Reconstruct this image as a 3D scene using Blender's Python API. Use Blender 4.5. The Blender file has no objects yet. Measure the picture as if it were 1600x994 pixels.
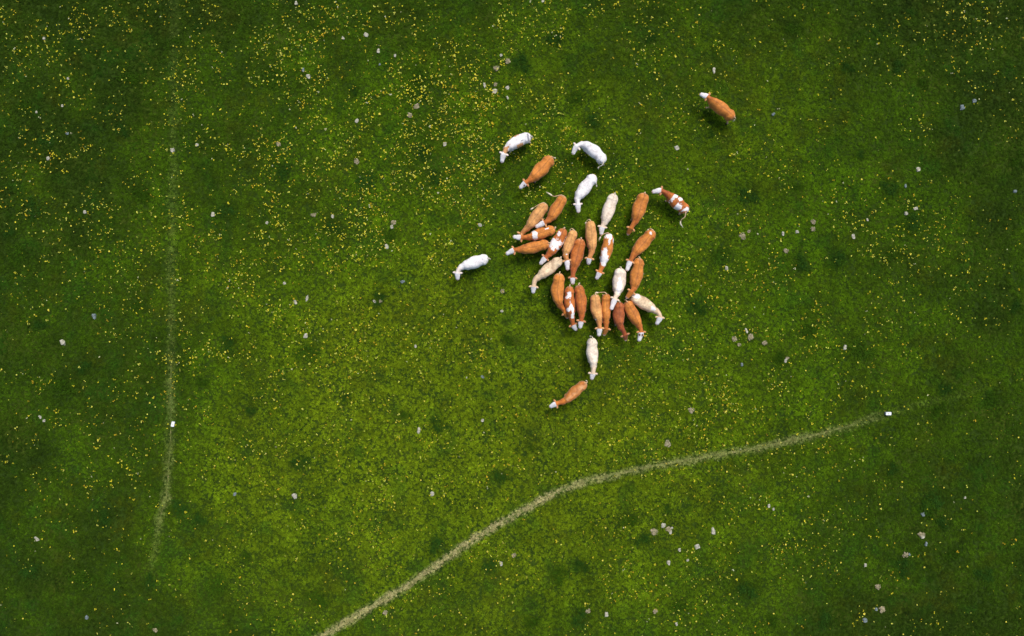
import bpy, bmesh, math, random
import numpy as np
from mathutils import Vector, Matrix, noise as mnoise

# ------------------------------------------------------------------ camera, sky, sun, exposure
LENS = 26.0
SPAN = 67.2                      # metres of meadow across the photograph
H = SPAN * LENS / 36.0           # camera height
K = SPAN / 1600.0

scene = bpy.context.scene
col = scene.collection
cam_d = bpy.data.cameras.new("camera")
cam_d.lens = LENS
cam_d.sensor_width = 36.0
cam_d.clip_end = 2000
cam = bpy.data.objects.new("camera", cam_d)
cam.location = (0, 0, H)
cam.rotation_euler = (0, 0, 0)
col.objects.link(cam)
scene.camera = cam

SUN_EL, SUN_AZ = math.radians(58), math.radians(28)     # azimuth clockwise from image top
world = bpy.data.worlds.new("World")
scene.world = world
world.use_nodes = True
wn = world.node_tree
sky = wn.nodes.new("ShaderNodeTexSky")
sky.sky_type = 'NISHITA'
sky.sun_disc = False
sky.sun_elevation = SUN_EL
sky.sun_rotation = SUN_AZ
sky.air_density = 1.0
sky.dust_density = 3.0
sky.ozone_density = 1.0
wn.links.new(sky.outputs[0], wn.nodes["Background"].inputs[0])
wn.nodes["Background"].inputs[1].default_value = 0.085

sun_d = bpy.data.lights.new("sun", 'SUN')
sun_d.energy = 1.5
sun_d.angle = math.radians(24)
sun_d.color = (1.0, 0.95, 0.87)
sun = bpy.data.objects.new("sun", sun_d)
sdir = Vector((math.sin(SUN_AZ) * math.cos(SUN_EL), math.cos(SUN_AZ) * math.cos(SUN_EL), math.sin(SUN_EL)))
sun.rotation_euler = sdir.to_track_quat('Z', 'Y').to_euler()
sun.location = sdir * 80
col.objects.link(sun)

scene.view_settings.view_transform = 'Standard'
scene.view_settings.look = 'None'
scene.view_settings.gamma = 1
scene.view_settings.exposure = 0.80

rng = np.random.default_rng(11)
random.seed(5)

# ------------------------------------------------------------------ helpers
def at(px, py, z=0.0):
    k = K * (1 - z / H)
    return Vector(((px - 800) * k, (497 - py) * k, z))

def tag(o, label=None, cat=None, group=None, kind=None):
    if label: o["label"] = label
    if cat: o["category"] = cat
    if group: o["group"] = group
    if kind: o["kind"] = kind
    return o

def link(name, mesh, parent=None, mat=None, loc=None):
    o = bpy.data.objects.new(name, mesh)
    col.objects.link(o)
    if mat is not None and mesh is not None and not mesh.materials:
        mesh.materials.append(mat)
    if parent: o.parent = parent
    if loc is not None: o.location = loc
    return o

def mesh_from(name, verts, faces, mat=None, smooth=True):
    m = bpy.data.meshes.new(name)
    m.from_pydata([tuple(v) for v in verts], [], faces)
    m.update()
    if smooth:
        m.polygons.foreach_set("use_smooth", [True] * len(m.polygons))
    if mat: m.materials.append(mat)
    return m

def tube(pts, rads, seg=8, flat=1.0):
    """closed tube through 3-D points"""
    V, F = [], []
    n = len(pts)
    pts = [Vector(p) for p in pts]
    for i, p in enumerate(pts):
        t = (pts[min(i + 1, n - 1)] - pts[max(i - 1, 0)]).normalized()
        a = Vector((0, 0, 1)) if abs(t.z) < .9 else Vector((1, 0, 0))
        u = t.cross(a).normalized(); w = t.cross(u).normalized()
        for k in range(seg):
            an = 2 * math.pi * k / seg
            V.append(p + u * math.cos(an) * rads[i] + w * math.sin(an) * rads[i] * flat)
    for i in range(n - 1):
        for k in range(seg):
            a = i * seg + k; b = i * seg + (k + 1) % seg
            F.append((a, b, b + seg, a + seg))
    V.append(pts[0]); V.append(pts[-1])
    c0, c1 = len(V) - 2, len(V) - 1
    for k in range(seg):
        F.append((c0, (k + 1) % seg, k))
        F.append((c1, (n - 1) * seg + k, (n - 1) * seg + (k + 1) % seg))
    return V, F

def smoothstep(a, b, x):
    t = np.clip((x - a) / (b - a), 0, 1)
    return t * t * (3 - 2 * t)

_tab = np.random.default_rng(3).random((256, 256))
def vnoise(x, y):
    xi = np.floor(x).astype(int); yi = np.floor(y).astype(int)
    fx = x - xi; fy = y - yi
    fx = fx * fx * (3 - 2 * fx); fy = fy * fy * (3 - 2 * fy)
    a = _tab[xi % 256, yi % 256]; b = _tab[(xi + 1) % 256, yi % 256]
    c = _tab[xi % 256, (yi + 1) % 256]; d = _tab[(xi + 1) % 256, (yi + 1) % 256]
    return (a * (1 - fx) + b * fx) * (1 - fy) + (c * (1 - fx) + d * fx) * fy
def fbm(x, y, o=4, off=0.0):
    s = 0; a = .5; t = 0
    for i in range(o):
        s = s + a * vnoise(x + off + 17.3 * i, y + off * 1.7 + 9.1 * i); t += a
        x = x * 2.03; y = y * 2.03; a *= .55
    return s / t

# ------------------------------------------------------------------ materials
def new_mat(name, rough=.8, spec=.3):
    m = bpy.data.materials.new(name)
    m.use_nodes = True
    b = m.node_tree.nodes["Principled BSDF"]
    b.inputs["Roughness"].default_value = rough
    b.inputs["Specular IOR Level"].default_value = spec
    return m, m.node_tree, b

def noise_node(nt, scale, detail=4, coord="Object", rough=.6):
    tc = nt.nodes.new("ShaderNodeTexCoord")
    n = nt.nodes.new("ShaderNodeTexNoise")
    n.inputs["Scale"].default_value = scale
    n.inputs["Detail"].default_value = detail
    n.inputs["Roughness"].default_value = rough
    nt.links.new(tc.outputs[coord], n.inputs["Vector"])
    return n

def ramp(nt, fac, stops):
    r = nt.nodes.new("ShaderNodeValToRGB")
    e = r.color_ramp.elements
    while len(e) < len(stops): e.new(.5)
    for k, (p, c) in enumerate(stops):
        e[k].position = p; e[k].color = (*c, 1)
    nt.links.new(fac, r.inputs[0])
    return r

def mix(nt, a, b, fac=None, mode='MIX', f=.5):
    m = nt.nodes.new("ShaderNodeMix")
    m.data_type = 'RGBA'; m.blend_type = mode
    m.inputs[0].default_value = f
    if fac is not None: nt.links.new(fac, m.inputs[0])
    nt.links.new(a, m.inputs[6]); nt.links.new(b, m.inputs[7])
    return m.outputs[2]

def bump(nt, b, h, strength=.3, dist=.02):
    bp = nt.nodes.new("ShaderNodeBump")
    bp.inputs["Strength"].default_value = strength
    bp.inputs["Distance"].default_value = dist
    nt.links.new(h, bp.inputs["Height"])
    nt.links.new(bp.outputs[0], b.inputs["Normal"])

# coat: the colour of each hide lies in the "coat" attribute, hair grain in the nodes
M_coat, nt, b = new_mat("cow_hide", .62, .25)
ca = nt.nodes.new("ShaderNodeAttribute"); ca.attribute_name = "coat"
n1 = noise_node(nt, 5, 5); n2 = noise_node(nt, 45, 3)
r1 = ramp(nt, n1.outputs[0], [(.3, (.78, .74, .70)), (.7, (1.14, 1.12, 1.1))])
r2 = ramp(nt, n2.outputs[0], [(.3, (.86, .84, .82)), (.7, (1.1, 1.1, 1.1))])
c = mix(nt, ca.outputs[0], r1.outputs[0], mode='MULTIPLY', f=1)
c = mix(nt, c, r2.outputs[0], mode='MULTIPLY', f=1)
nt.links.new(c, b.inputs["Base Color"])
bump(nt, b, n1.outputs[0], .35, .04)
b.inputs["Sheen Weight"].default_value = .12

def plain(name, colr, rough=.7, var=.25, sc=20, spec=.3):
    m, nt, b = new_mat(name, rough, spec)
    n = noise_node(nt, sc, 4)
    r = ramp(nt, n.outputs[0], [(.3, tuple(x * (1 - var) for x in colr)), (.7, tuple(min(1, x * (1 + var)) for x in colr))])
    nt.links.new(r.outputs[0], b.inputs["Base Color"])
    bump(nt, b, n.outputs[0], .3, .01)
    return m
M_hoof = plain("hoof_horn", (.05, .04, .03), .5)
M_eye = plain("eye", (.02, .015, .01), .15, .1, 20, .6)
M_pad = plain("muzzle_skin", (.62, .42, .36), .45, .15)
M_switch = plain("tail_hair", (.78, .70, .50), .8, .15, 60)
M_stone = None

def stone_mat(name, light, dark):
    m, nt, b = new_mat(name, .85, .25)
    n = noise_node(nt, 6, 6); v = noise_node(nt, 22, 4)
    r = ramp(nt, n.outputs[0], [(.32, dark), (.5, light), (.75, tuple(min(1, x * 1.15) for x in light))])
    l = ramp(nt, v.outputs[0], [(.35, (.6, .6, .56)), (.6, (1, 1, 1))])
    nt.links.new(mix(nt, r.outputs[0], l.outputs[0], mode='MULTIPLY', f=1), b.inputs["Base Color"])
    bump(nt, b, v.outputs[0], .6, .03)
    return m
M_lime = stone_mat("pale_limestone", (.50, .48, .37), (.18, .19, .11))
M_grey = stone_mat("grey_stone", (.20, .25, .25), (.06, .08, .08))
M_earth = stone_mat("dry_pale_earth", (.38, .33, .20), (.10, .12, .03))
M_block = plain("white_painted_concrete", (.80, .82, .82), .6, .05, 9)
M_blockside = plain("dark_side_concrete", (.30, .34, .36), .8, .2, 9)

# blades: colour from the instance (meadow) with a little variation
def blade_mat(name, attr=None, base=(.05, .10, .01)):
    m, nt, b = new_mat(name, .8, .06)
    if attr:
        a = nt.nodes.new("ShaderNodeAttribute"); a.attribute_type = 'INSTANCER'; a.attribute_name = attr
        src = a.outputs[0]
    else:
        a = nt.nodes.new("ShaderNodeRGB"); a.outputs[0].default_value = (*base, 1); src = a.outputs[0]
    va = nt.nodes.new("ShaderNodeAttribute"); va.attribute_name = "shade"
    nt.links.new(mix(nt, src, va.outputs[0], mode='MULTIPLY', f=1), b.inputs["Base Color"])
    return m, b
M_blade, bb = blade_mat("meadow_grass_blade", "tint")
M_tuss, bb = blade_mat("lush_dark_grass_blade", None, (.034, .082, .003))
M_tuss2, bb = blade_mat("lush_blue_green_blade", None, (.024, .070, .006))
M_petal, bb = blade_mat("yellow_petal", "tint")
M_petal1, bb = blade_mat("buttercup_petal", None, (.78, .70, .10))
M_stem, bb = blade_mat("flower_stem", None, (.07, .13, .02))

# ------------------------------------------------------------------ meadow colour, in world metres
PATH1 = [(400, 1052), (460, 1021), (510, 991), (562, 960), (610, 931), (637, 915), (670, 892), (697, 872), (725, 852), (755, 834),
         (782, 817), (800, 808), (830, 791), (857, 775), (887, 762), (920, 750), (975, 738), (1017, 729), (1075, 719),
         (1137, 708), (1197, 698), (1237, 688), (1285, 677), (1325, 666), (1365, 653), (1412, 639), (1450, 629), (1500, 617), (1560, 600)]
S1 = [.95, .95, .95, .95, 1, 1, 1, 1, 1, 1, 1, 1, 1, 1, .9, .75, .7, .65, .62, .6, .55, .6, .55, .45, .38, .12, .14, .08, 0]
PATH2 = [(236, 905), (238, 880), (244, 855), (246, 830), (251, 805), (259, 782), (262, 747), (264, 720), (266, 693), (267, 660),
         (267, 630), (267, 605), (267, 573), (267, 540), (266, 498), (268, 474), (268, 410), (269, 349), (271, 250), (272, 120), (273, -20)]
S2 = [.0, .15, .22, .32, .44, .48, .42, .36, .32, .30, .36, .34, .32, .24, .28, .28, .22, .22, .17, .14, .12]

def path_field(X, Y, pts, st, halfw):
    """strength of the trodden strip at world points"""
    best = np.full(X.shape, 1e9); s = np.zeros(X.shape)
    P = [at(*p) for p in pts]
    for i in range(len(P) - 1):
        ax, ay = P[i].x, P[i].y; dx, dy = P[i + 1].x - ax, P[i + 1].y - ay
        L2 = dx * dx + dy * dy
        t = np.clip(((X - ax) * dx + (Y - ay) * dy) / L2, 0, 1)
        d = np.hypot(X - ax - t * dx, Y - ay - t * dy)
        m = d < best
        best = np.where(m, d, best)
        s = np.where(m, st[i] + (st[i + 1] - st[i]) * t, s)
    wob = fbm(X * 1.6, Y * 1.6, 3, 40) - .5
    return s * (1 - smoothstep(halfw * .3, halfw * 1.45, best + wob * halfw * 1.1))

# pale worn spots and darker lush spots seen in the meadow (px, py, radius px)
LUSH = [(866,62,14),(200,120,18),(190,203,14),(35,168,16),(75,222,16),(355,328,20),(222,303,14),(50,328,18),(30,402,20),(15,365,14),
        (130,572,16),(95,605,22),(357,537,16),(315,600,14),(160,812,16),(45,895,18),(130,905,22),(233,910,14),(340,920,26),(312,808,16),
        (278,793,16),(383,873,10),(467,722,20),(482,547,18),(520,352,18),(570,285,18),(612,368,14),(592,468,12),(830,700,8),(685,852,16),
        (765,887,18),(497,937,18),(553,140,14),(425,118,18),(663,237,14),(678,278,14),(983,813,16),(908,885,14),(872,897,18),(1008,846,18),
        (1042,796,10),(1246,293,12),(1168,305,24),(1130,395,18),(1250,413,22),(1310,402,20),(1390,400,14),(1088,480,20),(1345,552,20),
        (1475,605,20),(1457,785,22),(1450,795,18),(1412,885,16),(1490,865,14),(1292,968,20),(1405,105,14),(1443,131,12),(1325,105,14),
        (1548,622,14),(1425,350,20),(925,187,16),(898,155,14),(817,97,18),(657,122,16),(1020,60,14),(1170,922,20),(1062,950,16),(905,968,20),
        (830,975,14),(440,268,16),(660,150,10),(1240,45,14),(1390,295,20),(1220,562,14),(1475,815,14),(780,745,16),(1470,640,14),(1540,900,18),
        (1205,970,14),(390,640,12),(540,620,10),(635,650,10),(685,665,16),(795,530,12),(1110,210,10),(1345,240,10),(270,65,14),(310,45,10),
        (215,475,12),(60,505,12),(1395,735,16),(1590,250,16),(1000,730,8),(1265,520,14),(1590,480,16)]
lush_w = np.array([(at(x, y).x, at(x, y).y, r * K) for x, y, r in LUSH])

YEL = [(640, 600, 260, 1.0), (470, 640, 180, .6), (740, 540, 160, .5), (620, 470, 160, .4), (1100, 250, 130, .35), (950, 700, 200, .6),
       (1170, 780, 150, .4), (860, 830, 140, .45), (1060, 600, 120, .3), (520, 820, 150, .3), (930, 170, 170, .35), (1000, 560, 120, .35), (1320, 560, 110, .15), (330, 430, 110, .1)]

def meadow(X, Y):
    """returns colour (n,3) of the sward at world points"""
    px = X / K + 800; py = 497 - Y / K
    # broad belts: yellower round the herd, vignette darkening painted into the colour outwards
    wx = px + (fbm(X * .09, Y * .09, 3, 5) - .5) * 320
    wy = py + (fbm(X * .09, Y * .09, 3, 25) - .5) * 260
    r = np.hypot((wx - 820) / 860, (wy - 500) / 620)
    edge_falloff = 1 - smoothstep(.22, 1.18, r)
    y = np.zeros_like(X)
    for cx, cy, rr, a in YEL:
        y += a * np.exp(-((wx - cx) ** 2 + (wy - cy) ** 2) / (rr * rr))
    y = np.clip(y, 0, 1.2)
    n1 = fbm(X * .35, Y * .35, 4, 60); n2 = fbm(X * 1.7, Y * 1.7, 4, 90); n3 = fbm(X * 9.0, Y * 9.0, 2, 120)
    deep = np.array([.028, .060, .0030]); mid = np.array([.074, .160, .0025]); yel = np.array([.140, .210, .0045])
    g = np.clip(edge_falloff * 1.05 + (n1 - .5) * .9, 0, 1)[:, None]
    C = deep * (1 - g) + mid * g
    yy = np.clip(y * .88 * (0.75 + n2 * .55) , 0, 1)[:, None]
    C = C * (1 - yy) + yel * yy
    C = C * (1 + (n1 - .5)[:, None] * .5) * (1 + (n2 - .5)[:, None] * .65) * (1 + (n3 - .5)[:, None] * .6)
    # bluish and brownish tinges
    t = np.clip((fbm(X * .8, Y * .8, 3, 200) - .58) * 5, 0, 1)[:, None]
    C = C * (1 - t * .5) + np.array([.026, .095, .007]) * t * .5
    t = np.clip((fbm(X * .7, Y * .7, 3, 300) - .60) * 5, 0, 1)[:, None]
    C = C * (1 - t * .35) + np.array([.090, .095, .006]) * t * .25
    L = np.zeros_like(X)
    for lx, ly, lr in lush_w:
        d2 = ((X - lx) ** 2 + (Y - ly) ** 2) / (lr * lr * .8)
        L = np.maximum(L, np.exp(-d2))
    L = (L * (.6 + n2 * .8))[:, None].clip(0, 1)
    C = C * (1 - L * .6) + np.array([.014, .040, .003]) * L * .6
    return np.clip(C, .003, 1)

# ------------------------------------------------------------------ ground sheet, to the horizon
def grid_sheet():
    a = np.concatenate([[-900, -400, -150, -80], np.linspace(-46, 46, 93), [80, 150, 400, 900]])
    X, Y = np.meshgrid(a, a)
    far = np.maximum(np.abs(X), np.abs(Y)) > 47
    Z = (fbm(X * .15, Y * .15, 3, 7) - .5) * .10
    Z = np.where(far, 0, Z) - .03
    n = len(a)
    V = np.stack([X, Y, Z], -1).reshape(-1, 3)
    F = [(j * n + i, j * n + i + 1, (j + 1) * n + i + 1, (j + 1) * n + i) for j in range(n - 1) for i in range(n - 1)]
    return V.tolist(), F
M_ground, nt, b = new_mat("meadow_thatch", .95, .1)
n1 = noise_node(nt, .35, 6); n2 = noise_node(nt, 5, 6); n3 = noise_node(nt, 30, 3)
r1 = ramp(nt, n1.outputs[0], [(.3, (.018, .042, .005)), (.5, (.028, .058, .005)), (.7, (.045, .072, .006))])
r2 = ramp(nt, n2.outputs[0], [(.3, (.6, .6, .6)), (.7, (1.4, 1.3, 1.3))])
r3 = ramp(nt, n3.outputs[0], [(.35, (.6, .6, .6)), (.65, (1.4, 1.4, 1.2))])
c = mix(nt, r1.outputs[0], r2.outputs[0], mode='MULTIPLY', f=1)
c = mix(nt, c, r3.outputs[0], mode='MULTIPLY', f=1)
nt.links.new(c, b.inputs["Base Color"])
bump(nt, b, n3.outputs[0], .6, .05)
V, F = grid_sheet()
g = link("ground", mesh_from("ground", V, F, M_ground))
tag(g, kind="structure")
def gz(x, y):
    return float((fbm(np.array([x * .15]), np.array([y * .15]), 3, 7)[0] - .5) * .10) - .03

# trodden strips, laid just over the ground
M_dirt, nt, b = new_mat("trodden_dry_soil", .95, .1)
n1 = noise_node(nt, 2.2, 5); n2 = noise_node(nt, 24, 4)
r1 = ramp(nt, n1.outputs[0], [(.35, (.12, .17, .04)), (.55, (.26, .26, .10)), (.7, (.38, .33, .18))])
r2 = ramp(nt, n2.outputs[0], [(.35, (.30, .42, .16)), (.65, (1.15, 1.1, 1.05))])
nt.links.new(mix(nt, r1.outputs[0], r2.outputs[0], mode='MULTIPLY', f=1), b.inputs["Base Color"])
bump(nt, b, n2.outputs[0], .7, .03)
def strip(name, pts, st, w, seed):
    P = [at(*p) for p in pts]
    D = []
    for i in range(len(P) - 1):
        n = max(2, int((P[i + 1] - P[i]).length / .25))
        for k in range(n):
            t = k / n; D.append((P[i].lerp(P[i + 1], t), st[i] + (st[i + 1] - st[i]) * t))
    V, F = [], []
    D = [d for d in D if d[1] > (.42 if seed == 1 else .3)]
    for i, (p, s) in enumerate(D):
        t = (D[min(i + 1, len(D) - 1)][0] - D[max(i - 1, 0)][0]).normalized()
        nrm = Vector((-t.y, t.x, 0))
        for k, f in enumerate((-1, -.45, .45, 1)):
            j = 1 + .9 * mnoise.noise(Vector((p.x * 2.6 + seed, p.y * 2.6, f * 3)))
            q = p + nrm * f * w * s * j
            V.append((q.x, q.y, gz(q.x, q.y) + .004))
        if i:
            a = 4 * (i - 1)
            for k in range(3): F.append((a + k, a + k + 1, a + k + 5, a + k + 4))
    o = link(name, mesh_from(name, V, F, M_dirt)); tag(o, kind="structure")
strip("footpath", PATH1, S1, .11, 1)
strip("cattle_track", PATH2, S2, .08, 9)

# ------------------------------------------------------------------ grass tufts
def tuft_mesh(name, nb, length, width, lean, seed, mat, spread=.05, hmin=.4):
    r = random.Random(seed)
    V, F, S = [], [], []
    lobes = [(r.uniform(-.6, .6) * spread * 1.3, r.uniform(-.6, .6) * spread * 1.3, spread * r.uniform(.18, .42)) for _ in range(6)]
    for i in range(nb):
        a = r.random() * 2 * math.pi
        d = Vector((math.cos(a), math.sin(a), 0)); s = Vector((-d.y, d.x, 0))
        a2 = r.random() * 2 * math.pi; rr = spread * math.sqrt(r.random())
        p = Vector((math.cos(a2) * rr, math.sin(a2) * rr, 0))
        if spread > .2:
            c_ = lobes[i % len(lobes)]
            p = Vector((c_[0] + r.gauss(0, c_[2]), c_[1] + r.gauss(0, c_[2]), 0))
        L = length * (.55 + .6 * r.random()); w = width * (.7 + .6 * r.random())
        ln = lean * (.4 + .9 * r.random())
        m = p + d * L * .45 * ln + Vector((0, 0, L * hmin * (1.1)))
        t = p + d * L * ln + Vector((0, 0, L * (hmin * 1.3) * (.6 + .5 * r.random())))
        tw = s * math.cos(r.uniform(-.7, .7)) + Vector((0, 0, .35 * r.uniform(-1, 1)))
        b0 = len(V)
        V += [p - s * w * .5, p + s * w * .5, m + tw * w * .55, m - tw * w * .55, t]
        F += [(b0, b0 + 1, b0 + 2, b0 + 3), (b0 + 3, b0 + 2, b0 + 4)]
        v = .62 + .75 * r.random()
        hue = r.uniform(-.12, .12)
        S += [(v * (1 + hue), v, v * (1 - hue))] * 5
    m = mesh_from(name, V, F, mat, smooth=False)
    at_ = m.attributes.new("shade", 'FLOAT_COLOR', 'POINT')
    at_.data.foreach_set("color", np.array([(*s, 1) for s in S], dtype=np.float32).ravel())
    return m

tufts = []
for k in range(5):
    m = tuft_mesh("grass_tuft", 13, .112, .015, .75, 100 + k, M_blade, .06)
    tufts.append(bpy.data.objects.new("grass_tuft", m))

def instancer(name, P, scale, tint, sources, label, cat, seed=0):
    """one object whose vertices carry a source mesh each (geometry nodes)"""
    m = bpy.data.meshes.new(name)
    m.vertices.add(len(P)); m.vertices.foreach_set("co", P.astype(np.float32).ravel())
    r = np.random.default_rng(seed)
    rot = np.stack([r.uniform(-.12, .12, len(P)), r.uniform(-.12, .12, len(P)), r.uniform(0, 6.283, len(P))], -1)
    a = m.attributes.new("rot", 'FLOAT_VECTOR', 'POINT'); a.data.foreach_set("vector", rot.astype(np.float32).ravel())
    a = m.attributes.new("size", 'FLOAT', 'POINT'); a.data.foreach_set("value", scale.astype(np.float32))
    a = m.attributes.new("pick", 'INT', 'POINT'); a.data.foreach_set("value", r.integers(0, len(sources), len(P)).astype(np.int32))
    a = m.attributes.new("tint", 'FLOAT_COLOR', 'POINT')
    a.data.foreach_set("color", np.concatenate([tint, np.ones((len(P), 1))], 1).astype(np.float32).ravel())
    o = link(name, m)
    ng = bpy.data.node_groups.new(name, 'GeometryNodeTree')
    ng.interface.new_socket("Geometry", in_out='INPUT', socket_type='NodeSocketGeometry')
    ng.interface.new_socket("Geometry", in_out='OUTPUT', socket_type='NodeSocketGeometry')
    gi = ng.nodes.new('NodeGroupInput'); go = ng.nodes.new('NodeGroupOutput')
    iop = ng.nodes.new('GeometryNodeInstanceOnPoints')
    g2i = ng.nodes.new('GeometryNodeGeometryToInstance')
    for s in reversed(sources):
        oi = ng.nodes.new('GeometryNodeObjectInfo'); oi.inputs['Object'].default_value = s
        oi.inputs['As Instance'].default_value = False
        ng.links.new(oi.outputs['Geometry'], g2i.inputs[0])
    def na(nm, ty):
        n = ng.nodes.new('GeometryNodeInputNamedAttribute'); n.data_type = ty
        n.inputs['Name'].default_value = nm
        return n.outputs['Attribute']
    ng.links.new(gi.outputs[0], iop.inputs['Points'])
    ng.links.new(g2i.outputs[0], iop.inputs['Instance'])
    iop.inputs['Pick Instance'].default_value = True
    ng.links.new(na('pick', 'INT'), iop.inputs['Instance Index'])
    e2r = ng.nodes.new('FunctionNodeEulerToRotation')
    ng.links.new(na('rot', 'FLOAT_VECTOR'), e2r.inputs[0])
    ng.links.new(e2r.outputs[0], iop.inputs['Rotation'])
    ng.links.new(na('size', 'FLOAT'), iop.inputs['Scale'])
    ng.links.new(iop.outputs[0], go.inputs[0])
    md = o.modifiers.new("scatter", 'NODES'); md.node_group = ng
    tag(o, label, cat, kind="stuff")
    return o

HX, HY = 41.0, 28.0
def gzv(X, Y):
    return (fbm(X * .15, Y * .15, 3, 7) - .5) * .10 - .03
NG = 430000
X = rng.uniform(-HX, HX, NG); Y = rng.uniform(-HY, HY, NG)
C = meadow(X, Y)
p1 = path_field(X, Y, PATH1, S1, .30); p2 = path_field(X, Y, PATH2, S2, .34)
pf = np.maximum(p1, p2)
keep = rng.random(NG) > pf * .05
X, Y, C, pf = X[keep], Y[keep], C[keep], pf[keep]
dry = (np.array([.19, .29, .04]) * (1 - pf[:, None]) + np.array([.44, .40, .17]) * pf[:, None]) * (rng.uniform(.72, 1.16, len(X)))[:, None]
q = np.clip(pf * 1.1 + (rng.random(len(X)) - .5) * .4 * (pf > .04), 0, 1)[:, None]
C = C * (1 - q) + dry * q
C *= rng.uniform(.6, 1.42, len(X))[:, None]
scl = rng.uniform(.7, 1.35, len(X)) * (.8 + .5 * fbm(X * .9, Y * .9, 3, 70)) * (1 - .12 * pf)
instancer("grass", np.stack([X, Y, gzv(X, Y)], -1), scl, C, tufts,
          "short mottled green meadow grass covering the whole field", "grass", 1)

# ------------------------------------------------------------------ labels by surroundings
MARKS = [("the lone cow at the upper right", 1125, 168), ("the lone white cow left of the herd", 738, 415), ("the lowest cow", 888, 617),
         ("the white block by the long path", 1388, 647), ("the white block on the faint left track", 269, 663),
         ("the bend of the long path", 860, 773), ("the upper left corner", 0, 0), ("the upper right corner", 1600, 0),
         ("the lower left corner", 0, 994), ("the lower right corner", 1600, 994), ("the middle of the top edge", 800, 0),
         ("the middle of the right edge", 1600, 497), ("the middle of the left edge", 0, 497), ("the herd's top left cow", 805, 225),
         ("the curled pied cow", 1050, 320), ("the cream cow at the herd's lower right", 1010, 482),
         ("the bottom end of the long path", 510, 990), ("the lower end of the faint left track", 238, 885),
         ("the stone cluster below the path", 1037, 825), ("the four pale patches right of the herd", 1170, 528),
         ("the pair of rocks left of the herd", 477, 468), ("the pale rocks above the herd", 773, 140)]
def where(x, y):
    d = sorted((math.hypot(x - a, y - b), n, a, b) for n, a, b in MARKS)
    out = []
    for dist, n, a, b in d[:6]:
        if dist < 14: continue
        an = math.degrees(math.atan2(b - y, x - a)) % 360
        w = ["right of", "above and right of", "above", "above and left of", "left of", "below and left of", "below", "below and right of"][int((an + 22.5) // 45) % 8]
        near = "just " if dist < 60 else ("" if dist < 150 else "well " if dist < 260 else "far ")
        out.append(near + w + " " + n)
    return out
USED = set()
def unique(prefix, x, y):
    W = where(x, y)
    cands = [prefix + " " + w for w in W]
    cands.sort(key=lambda c: len(c.split()) > 16)
    for c in cands:
        if c not in USED and len(c.split()) <= 16:
            USED.add(c); return c
    for add in ("second", "third", "fourth", "fifth", "sixth"):
        c = add + " " + prefix + " " + W[0]
        if c not in USED and len(c.split()) <= 16: USED.add(c); return c
    return cands[0]

# ------------------------------------------------------------------ dark lush tussocks
tvar = []
for k in range(5):
    tvar.append(tuft_mesh("grass_tussock", 320, .28, .022, .55, 300 + k, M_tuss if k % 2 else M_tuss2, .42, .5))
for i, (x, y, r_) in enumerate(LUSH):
    p = at(x, y, .1)
    o = bpy.data.objects.new("grass_tussock", None); col.objects.link(o); o.empty_display_size = .2
    bl = link("blades", tvar[i % 5], o); bl["kind"] = "stuff"
    s = r_ * K * random.uniform(.75, 1.05) / .5
    o.location = (p.x, p.y, gz(p.x, p.y) - .02)
    o.scale = (s * random.uniform(.8, 1.1), s * random.uniform(.75, 1.1), min(1.0, s) * random.uniform(.8, 1))
    o.rotation_euler = (0, 0, random.random() * 6.28)
    size = "wide" if r_ > 17 else "mid-sized" if r_ > 13 else "small"
    tag(o, unique(size + " dark green grass tussock", x, y), "grass tussock", "dark grass tussocks")

# ------------------------------------------------------------------ flowers
def flower_mesh(name, matp, heads, seed):
    r = random.Random(seed)
    V, F, S, MI = [], [], [], []
    for h in range(heads):
        cx, cy = (0, 0) if heads == 1 else (r.uniform(-.05, .05), r.uniform(-.05, .05))
        z = r.uniform(.13, .2)
        b0 = len(V)
        V += [(cx - .003, cy, 0), (cx + .003, cy, 0)]; F.append((b0, b0 + 1, b0 + 2)); S += [(1, 1, 1)] * 2; MI.append(1)
        n = 6
        c0 = len(V); V.append((cx, cy, z - .004)); S.append((.85, .75, .5))
        R = r.uniform(.020, .029)
        for k in range(n):
            a = 2 * math.pi * k / n + r.random()
            b0 = len(V)
            for da, rr, dz in ((-.42, .75, .004), (0, 1.05, .010), (.42, .75, .004)):
                V.append((cx + math.cos(a + da) * R * rr, cy + math.sin(a + da) * R * rr, z + dz)); 
                v = r.uniform(.9, 1.1); S.append((v, v, v))
            F.append((c0, b0, b0 + 1, b0 + 2)); MI.append(0)
    m = mesh_from(name, V, F, matp, smooth=False)
    m.materials.append(M_stem)
    m.polygons.foreach_set("material_index", MI)
    a = m.attributes.new("shade", 'FLOAT_COLOR', 'POINT')
    a.data.foreach_set("color", np.array([(*s, 1) for s in S], dtype=np.float32).ravel())
    return m
FD = [(600, 170, 230, 1.0), (680, 250, 120, 1.2), (430, 140, 120, .9), (560, 300, 130, .8), (660, 590, 120, .7), (330, 560, 90, .9), (340, 350, 90, .9),
      (850, 130, 130, .9), (760, 240, 90, .5), (500, 230, 120, .6), (1500, 50, 110, .45), (1420, 170, 90, .25), (1310, 400, 110, .8), (1400, 360, 90, .5), (1120, 610, 90, .6), (200, 80, 200, .5),
      (100, 300, 130, .6), (230, 400, 110, .5), (120, 650, 160, .45), (470, 560, 120, .5), (620, 840, 110, .45), (960, 800, 110, .35), (1080, 470, 200, .3),
      (1000, 120, 160, .35), (1190, 570, 90, .5), (730, 780, 90, .4), (1250, 830, 170, .35), (1500, 540, 90, .35), (720, 380, 100, .6), (1250, 640, 90, .3),
      (420, 760, 140, .3), (100, 40, 160, .4), (420, 450, 130, .5), (1040, 930, 160, .35), (800, 200, 80, .6), (950, 640, 130, .3)]
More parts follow.
